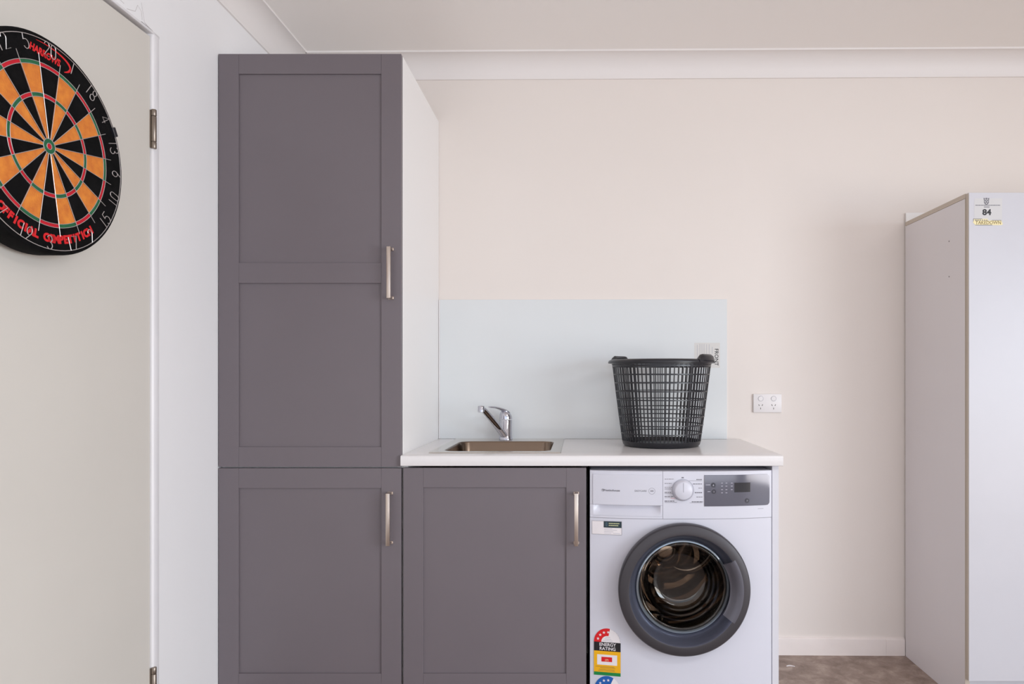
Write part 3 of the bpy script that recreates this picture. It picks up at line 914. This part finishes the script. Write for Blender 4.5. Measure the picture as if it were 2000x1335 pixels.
# ---- stickers on the front
s0, s1, sz1_, sz0_ = wpx(1156), wpx(1214.5), wpz(1015.5, 1156), wpz(1042, 1156)
bm = bmesh.new(); grid_plate(bm, s0, s1, sz0_, sz1_, lambda a, b, c: V(a, b, c), .0003, 10); ws = finish(bm, 'registration_sticker', 'sticker', wm)
bm = bmesh.new()
for a, b, c, d in ((s0, s1, sz0_, sz0_ + .0007), (s0, s1, sz1_ - .0007, sz1_), (s0, s0 + .0007, sz0_, sz1_), (s1 - .0007, s1, sz0_, sz1_)):
    grid_plate(bm, a, b, c, d, lambda x, z, h: V(x, z, .0008 + h), .0002, 10 if b - a > .01 else 1)
finish(bm, 'sticker_border', 'print', ws)
hx0, hz0_ = wpx(1179), sz1_ - .0215
bm = bmesh.new(); grid_plate(bm, hx0, s1 - .001, hz0_, sz1_ - .001, lambda x, z, h: V(x, z, .0003 + h), .0002, 6); finish(bm, 'sticker_header', 'teal', ws)
bm = bmesh.new()
for k, (a, b) in enumerate(((1189, 1210), (1189, 1208))):
    zz = sz1_ - .0075 - k * .0065
    x = wpx(a)
    while x < wpx(b) - .001:
        l = random.uniform(.002, .004); grid_plate(bm, x, x + l, zz - .0014, zz + .0014, lambda p, q, h: V(p, q, .0005 + h), .0002, 1); x += l + .0008
M['palegreen'] = mat('pale_yellow_green_print', (206, 208, 160), .6)
finish(bm, 'header_print', 'palegreen', ws)
bm = bmesh.new()
zz = sz1_ - .011; xx = wpx(1184.5)
for a, b, c, d in ((-.0022, -.0016, -.0055, .0055), (.0016, .0022, -.0055, .0055), (-.0022, .0022, -.0055, -.0049), (-.0022, .0022, .0049, .0055)):
    grid_plate(bm, xx + a, xx + b, zz + c, zz + d, lambda p, q, h: V(p, q, .0005 + h), .0002, 1)
M['skyb'] = mat('light_blue_print', (110, 150, 170), .6); finish(bm, 'phone_symbol', 'skyb', ws)
bm = bmesh.new()
for a, b, dz in ((1180, 1196, .0245), (1180, 1205, .029), (1180, 1198, .0345), (1180, 1194, .0395), (1197, 1211, .0395)):
    grid_plate(bm, wpx(a), wpx(b), sz1_ - dz - .0006, sz1_ - dz + .0006, lambda p, q, h: V(p, q, .0003 + h), .0002, 4)
finish(bm, 'small_print', 'lprint', ws)

_ec = wpx(1186); _eb = bul(_ec); _es = (bul(_ec + .02) - bul(_ec - .02)) / .04
def VE(x, z, h=0): return Vector((x, WFY - (_eb + _es * (x - _ec)) - h - .0001, z))
def FE(x, z, h0): return lambda a, b, c: VE(x + a, z + b, h0 + c)
# energy rating sticker: arch with stars, black title, yellow body, green foot
ex, ew = wpx(1186), (wpx(1212) - wpx(1160)) / 2
zA, zB, zC, zD, zE = wpz(1226.5, 1186), wpz(1253.5, 1186), wpz(1271, 1186), wpz(1312, 1186), wpz(1318.5, 1186)
def shp(pts, m, parent, name, h, th=.0002):
    bm = bmesh.new(); poly(bm, pts, lambda a, b, c: VE(a, b, h + c), th); return finish(bm, name, m, parent)
hA = zA - zB
def arch(cx_, zb, rx, ry, a0, a1, n=16): return [(cx_ + rx * math.cos(R(a0 + (a1 - a0) * i / n)), zb + ry * math.sin(R(a0 + (a1 - a0) * i / n))) for i in range(n + 1)]
bm = bmesh.new(); poly(bm, [(ex - ew, zE), (ex + ew, zE)] + arch(ex, zB, ew, hA, 0, 180), lambda a, b, c: VE(a, b, c), .0003)
es = finish(bm, 'energy_rating_sticker', 'sticker', wm)
def star(cx_, cz_, r):
    return [(cx_ + (r if i % 2 == 0 else r * .42) * math.sin(i * PI / 5), cz_ + (r if i % 2 == 0 else r * .42) * math.cos(i * PI / 5)) for i in range(10)]
def rating(top, zb, hgt, col, parent, a1, nst, name):
    bm = bmesh.new()
    o = arch(ex, zb, ew, hgt, 180, a1, 16); i_ = arch(ex, zb, ew * .45, hgt * .45, 180, a1, 16)
    a = [bm.verts.new(VE(x, z, .0005)) for x, z in o]; b = [bm.verts.new(VE(x, z, .0005)) for x, z in i_]
    a2 = [bm.verts.new(VE(x, z, .0003)) for x, z in o]; b2 = [bm.verts.new(VE(x, z, .0003)) for x, z in i_]
    for k in range(16):
        bm.faces.new((a[k], a[k + 1], b[k + 1], b[k])); bm.faces.new((a2[k], a2[k + 1], a[k + 1], a[k]))
    ob = finish(bm, name, col, parent)
    for k in range(nst):
        t = R(162 - k * 26)
        bm = bmesh.new(); poly(bm, star(ex + ew * .73 * math.cos(t), zb + hgt * .73 * math.sin(t), .0052), lambda p, q, c: VE(p, q, .0005 + c), .0002)
        finish(bm, 'star', 'sticker', ob)
rating(zA, zB, hA, 'red', es, 78, 4, 'rating_arc')
bm = bmesh.new()
for k in range(6):
    a0 = 70 - k * 11
    o = arch(ex, zB, ew * .99, hA * .99, 180 - 106 - k * 12, 180 - 106 - k * 12 - 10, 3); i_ = arch(ex, zB, ew * .965, hA * .965, 180 - 106 - k * 12, 180 - 106 - k * 12 - 10, 3)
    poly(bm, o + i_[::-1], lambda a, b, c: VE(a, b, .0003 + c), .0002)
for z, w in ((zB + .016, .016), (zB + .0105, .022), (zB + .005, .03)):
    grid_plate(bm, ex - w / 2 + .002, ex + w / 2 + .002, z - .0006, z + .0006, lambda a, b, c: VE(a, b, .0003 + c), .0002, 3)
finish(bm, 'small_print', 'lprint', es)
shp([(ex - ew, zC), (ex + ew, zC), (ex + ew, zB), (ex - ew, zB)], 'black', es, 'title_band', .0003)
bm = text_bm('ENERGY', .0145, FE(ex + .001, (zB * .72 + zC * .28), .0005), .0002, squash=1.0)
merge(bm, text_bm('RATING', .0145, FE(ex + .001, (zB * .26 + zC * .74), .0005), .0002, squash=1.0))
finish(bm, 'lettering', 'sticker', es)
shp([(ex - ew, zD), (ex + ew, zD), (ex + ew, zC), (ex - ew, zC)], 'yellow', es, 'yellow_field', .0003)
shp([(ex - ew, zE), (ex + ew, zE), (ex + ew, zD), (ex - ew, zD)], 'green', es, 'green_foot', .0003)
wz1, wz0 = wpz(1278, 1186), wpz(1298, 1186)
shp([(ex - ew * .76, wz0), (ex + ew * .74, wz0), (ex + ew * .74, wz1), (ex - ew * .76, wz1)], 'sticker', es, 'value_field', .0005)
shp([(wpx(1174.5), wpz(1291.5, 1186)), (wpx(1195.5), wpz(1291.5, 1186)), (wpx(1195.5), wpz(1282.3, 1186)), (wpx(1174.5), wpz(1282.3, 1186))], 'red', es, 'value_box', .0007)
finish(text_bm('171', .0088, FE(wpx(1185), wpz(1288.5, 1186), .0009), .0001), 'value_lettering', 'yelp', es)
bm = bmesh.new()
for v, a, b in ((1301.5, 1163, 1200), (1303.7, 1172, 1202), (1307, 1170, 1200), (1309.5, 1168, 1201)):
    z = wpz(v, 1186); grid_plate(bm, wpx(a), wpx(b), z - .0006, z + .0006, lambda p, q, c: VE(p, q, .0005 + c), .0002, 4)
finish(bm, 'body_print', 'brownp', es)
# water rating sticker below
zA2 = wpz(1319.3, 1186); zB2 = zA2 - .05
bm = bmesh.new(); poly(bm, [(ex - ew, zB2 - .11), (ex + ew, zB2 - .11)] + arch(ex, zB2, ew, .05, 0, 180), lambda a, b, c: VE(a, b, c), .0003)
w2 = finish(bm, 'water_rating_sticker', 'sticker', wm)
rating(zA2, zB2, .05, 'blue', w2, 62, 4, 'rating_arc')
shp([(ex - ew, zB2 - .03), (ex + ew, zB2 - .03), (ex + ew, zB2), (ex - ew, zB2)], 'black', w2, 'title_band', .0003)
shp([(ex - ew, zB2 - .11), (ex + ew, zB2 - .11), (ex + ew, zB2 - .03), (ex - ew, zB2 - .03)], 'blue', w2, 'blue_field', .0003)

# ---- porthole door
yd = WFY - BUL                                     # wall of the machine at the middle
def DD(x, y, h): return Vector((DCX + x, yd - h, DCZ + y))
dd = bpy.data.objects.new('porthole_door', None)
bm = bmesh.new()
lathe(bm, [(.198, -.006), (.2065, .000), (.2105, .010), (.2110, .028), (.2098, .036), (.2065, .0405), (.200, .0425), (.1815, .0460), (.1775, .0450)], 128, DD)
ringo = finish(bm, 'porthole_door', 'ring', wm, smooth=28)
ringo['label'] = 'round graphite washer door'
bm = bmesh.new()
lathe(bm, [(.1776, .0449), (.1745, .041), (.164, .014), (.155, -.006), (.150, -.012)], 96, DD)
finish(bm, 'inner_slope', 'ring2', ringo, smooth=50)
# handle plate bridging ring and glass on the right side
bm = bmesh.new(); ls = []
n = 28
for i in range(n + 1):
    a = R(-33 + 65 * i / n)
    e = 0
    prof = [(.190, .0442), (.182, .0462), (.173, .0445), (.164, .0385), (.157, .031), (.151, .0255), (.148, .024), (.148, .019), (.156, .0215), (.172, .036), (.188, .040)]
    ls.append([DD(r * math.cos(a), r * math.sin(a), h) for r, h in prof])
loops(bm, ls, True, True, True)
M['hnd'] = mat('graphite_handle', (98, 97, 106), .36, .4)
finish(bm, 'handle', 'hnd', ringo, smooth=40)
# chrome/grey glass surround, glass bowl, gasket, drum
bm = bmesh.new(); lathe(bm, [(.1530, -.016), (.1530, -.006), (.150, -.001), (.146, .000), (.1435, -.004), (.142, -.014)], 96, DD)
M['grim'] = mat('pale_glass_rim', (150, 158, 166), .12, .6)
finish(bm, 'glass_surround', 'grim', ringo, smooth=40)
gp = [(.1428, -.005), (.140, -.002), (.134, -.003)]
for i in range(25):
    t = i / 24
    gp.append((.132 - .040 * t - .0016 * math.sin(t * PI * 7), -.008 - .070 * t ** .8))
gp += [(.086, -.084), (.07, -.087), (.05, -.0885), (.03, -.0895), (0, -.09)]
bm = bmesh.new(); lathe(bm, gp, 96, DD)
finish(bm, 'glass_bowl', 'glass', ringo, smooth=60)
bm = bmesh.new(); lathe(bm, [(.150, -.016), (.146, -.03), (.150, -.05), (.158, -.07), (.175, -.075)], 72, DD); finish(bm, 'gasket', 'rubber', wm, smooth=60)
bm = bmesh.new()
lathe(bm, [(.160, -.072), (.164, -.080), (.235, -.090), (.24, -.10), (.24, -.38), (.225, -.40), (.19, -.405), (.18, -.385), (.165, -.405), (.13, -.405), (.12, -.385), (.10, -.38), (.092, -.40), (.05, -.40), (.04, -.38), (0, -.375)], 72, DD)
dm = finish(bm, 'drum', 'drum', wm, smooth=40)
for k in range(3):
    bm = bmesh.new(); pts = []
    for i in range(13):
        t = i / 12; aa = R(60 + 120 * k) + t * 1.5; rr_ = .045 + .165 * t
        pts.append(DD(rr_ * math.cos(aa), rr_ * math.sin(aa), -.392))
    tube(bm, pts, [.004 + .018 * math.sin(PI * i / 12) for i in range(13)], 10)
    finish(bm, 'drum_rib', 'drum', dm, smooth=60)
for k in range(3):
    a0 = R(20 + 120 * k)
    bm = bmesh.new(); ls = []
    for t in range(9):
        h = -.11 - .26 * t / 8
        sw_ = .028 * math.sin(t / 8 * PI) ** .4 + .002
        row = []
        for dq, rr in ((-.17, .239), (-.10, .20 + .02 * abs(t - 4) / 4), (0, .182 + .035 * abs(t - 4) / 4), (.10, .20 + .02 * abs(t - 4) / 4), (.17, .239)):
            row.append(DD(rr * math.cos(a0 + dq), rr * math.sin(a0 + dq), h))
        ls.append(row)
    loops(bm, ls, False)
    finish(bm, 'paddle', 'drum', dm, smooth=60)
bpy.data.objects.remove(dd)

# ------------------------------------------------------------------ wardrobe on the right
WRX0, WRX1, WRF, WRZ = 1.3320, 2.13, 2.3775, cz(378, 2.3775)
wr = thing('wardrobe', 'white laminate wardrobe standing against the wall at the right', 'wardrobe', ((WRX0 + WRX1) / 2, 2.6, 0))
wrb = 2.8145
bx('side_panel', 'wardrobe', wr, WRX0 + .0012, WRX0 + .016, WRF + .0022, wrb, 0, WRZ - .0165, .0004)
bx('side_panel', 'wardrobe', wr, WRX1 - .016, WRX1, WRF + .0022, wrb, 0, WRZ - .0165, .0004)
bx('top_panel', 'edge', wr, WRX0, WRX1, WRF, wrb, WRZ - .016, WRZ, .0006)
bx('edge_strip', 'edge', wr, WRX0 + .0002, WRX0 + .016, WRF, WRF + .0019, 0, WRZ - .0163, .0003)
bx('back_panel', 'wardrobe', wr, WRX0 + .0165, WRX1 - .0165, wrb - .004, wrb, .1, WRZ - .017, 0)
bx('kickboard', 'wdoor', wr, WRX0 + .0165, WRX1 - .0165, WRF + .002, WRF + .02, 0, .093, .0004)
xm = (WRX0 + WRX1) / 2
for a, b in ((WRX0 + .003, xm - .0015), (xm + .0015, WRX1 - .001)):
    d_ = bx('door', 'wdoor', wr, a, b, WRF - .018, WRF - .001, .0975, WRZ - .001, .0009, 2)
    if a < 1.5: wd = d_
    bx('edge_band', 'edge', d_, a - .0006, a + .0002, WRF - .0165, WRF - .0015, .099, WRZ - .003, 0)
for u, v in ((1853, 471), (1853, 540)):
    yy = WRX0 * F_PX / (u - CU)
    z = cz(v, yy)
    bm = bmesh.new(); lathe(bm, [(0, .0004), (.0022, .0004), (.0026, 0), (.0026, -.001)], 14, lambda a, b, c: Vector((WRX0 + .0012 - c, yy + a, z + b))); finish(bm, 'screw_hole', 'hole', wr)
# stickers on the door
yq = WRF - .018
def Q(x, z, h): return Vector((x, yq - h, z))
def qx(u): return cx(u, yq)
def qz(v): return cz(v, yq)
bm = bmesh.new(); poly(bm, [(qx(1902.5), qz(437.5)), (qx(1956.5), qz(436)), (qx(1957.5), qz(386.5)), (qx(1903), qz(387.5))], Q, .0003)
M['lab'] = mat('pale_grey_label', (203, 201, 201), .5)
ls_ = finish(bm, 'number_sticker', 'lab', wd)
finish(text_bm('84', .0275, lambda a, b, c: Q(qx(1927.2) + a, qz(414.8) + b, .0003 + c), .0010, squash=1.1), 'number_lettering', 'black', ls_)
bm = bmesh.new()
cxq, czq = qx(1926.5), qz(393)
poly(bm, [(cxq - .010, czq + .012), (cxq - .004, czq + .0105), (cxq, czq + .0125), (cxq + .004, czq + .0105), (cxq + .010, czq + .012), (cxq + .0085, czq + .002), (cxq - .0085, czq + .002)], Q, .0004)
poly(bm, [(cxq - .0085, czq + .001), (cxq + .0085, czq + .001), (cxq + .0085, czq - .005), (cxq + .004, czq - .0105), (cxq, czq - .0125), (cxq - .004, czq - .0105), (cxq - .0085, czq - .005)], Q, .0004)
cr = finish(bm, 'crest', 'print', ls_)
bm = bmesh.new()
for dx, dz, s in ((-.004, .007, .002), (.004, .007, .002), (0, .0045, .0012), (-.004, -.002, .0018), (.004, -.002, .0018), (0, -.007, .002)):
    poly(bm, [(cxq + dx - s, czq + dz - s * .8), (cxq + dx + s, czq + dz - s), (cxq + dx + s * .6, czq + dz + s), (cxq + dx - s, czq + dz + s * .9)], lambda x, z, h: Q(x, z, .0004 + h), .0002)
finish(bm, 'crest_detail', 'lab', cr)
bm = bmesh.new()
x = qx(1905)
while x < qx(1950):
    l = random.uniform(.004, .012); poly(bm, [(x, qz(401.3)), (x + l, qz(401.3)), (x + l, qz(399.9)), (x, qz(399.9))], lambda a, b, c: Q(a, b, .0003 + c), .0002); x += l + .0008
poly(bm, [(qx(1921.5), qz(404.8)), (qx(1932.5), qz(404.8)), (qx(1932.5), qz(403.4)), (qx(1921.5), qz(403.4))], lambda a, b, c: Q(a, b, .0003 + c), .0002)
finish(bm, 'small_print', 'print', ls_)
bm = bmesh.new(); poly(bm, [(qx(1901), qz(432.5)), (qx(1901), qz(427)), (qx(1929), qz(427)), (qx(1930), qz(431)), (qx(1938), qz(430)), (qx(1955.5), qz(430)), (qx(1958.5), qz(438)), (qx(1955), qz(439.5)), (qx(1905), qz(439.5)), (qx(1900), qz(434))], lambda a, b, c: Q(a, b, .0004 + c), .0003)
tk = finish(bm, 'title_sticker', 'yelp', wd)
finish(text_bm('TAKEDOWN', .0165, lambda a, b, c: Q(qx(1930) + a + b * .1, qz(434.8) + b, .0007 + c), .0001, squash=.92), 'lettering', 'brownp', tk)
bm = bmesh.new()
for a, b, v in ((1901, 1918, 427.2), (1937, 1955.5, 430.2), (1905, 1938, 439.3)):
    poly(bm, [(qx(a), qz(v + .5)), (qx(b), qz(v + .5)), (qx(b), qz(v - .5)), (qx(a), qz(v - .5))], lambda x, z, h: Q(x, z, .0007 + h), .0002)
poly(bm, [(qx(1900.8), qz(432)), (qx(1901.4), qz(432)), (qx(1901.4), qz(427)), (qx(1900.8), qz(427))], lambda x, z, h: Q(x, z, .0007 + h), .0002)
for u in (1905, 1908, 1911.5, 1915, 1919, 1923, 1927):
    poly(bm, [(qx(u - 1), qz(431)), (qx(u + .8), qz(431)), (qx(u + 1), qz(428.6)), (qx(u - .6), qz(428.6))], lambda x, z, h: Q(x, z, .0007 + h), .0002)
finish(bm, 'title_print', 'print', tk)
# white board leaning behind the wardrobe, its top edge showing
bm = bmesh.new(); box(bm, WRX0 + .0042, WRX0 + .37, 2.8155, 2.8225, .0, 1.8125, .0008)
tag(finish(bm, 'white_board', 'carc', at=(WRX0 + .2, 2.819, 0)), 'white board standing behind the wardrobe, only its top corner showing', 'board')

# small scrap of paper on the floor
yy = ZC * F_PX / (1300.5 - CV)
p0, p1 = cx(1536, yy), cx(1552, yy)
bm = bmesh.new()
ls = []
for i in range(7):
    t = i / 6; x = p0 + (p1 - p0) * t; y = yy + .004 * math.sin(t * 4)
    z = .0015 + .0015 * math.sin(t * PI)
    ls.append([Vector((x, y - .003, .0003)), Vector((x, y - .003, z)), Vector((x, y + .003, z)), Vector((x, y + .003, .0003))])
loops(bm, ls, True, True, True)
tag(finish(bm, 'paper_scrap', 'sticker', at=((p0 + p1) / 2, yy, 0)), 'tiny white paper scrap on the floor near the end panel', 'scrap')
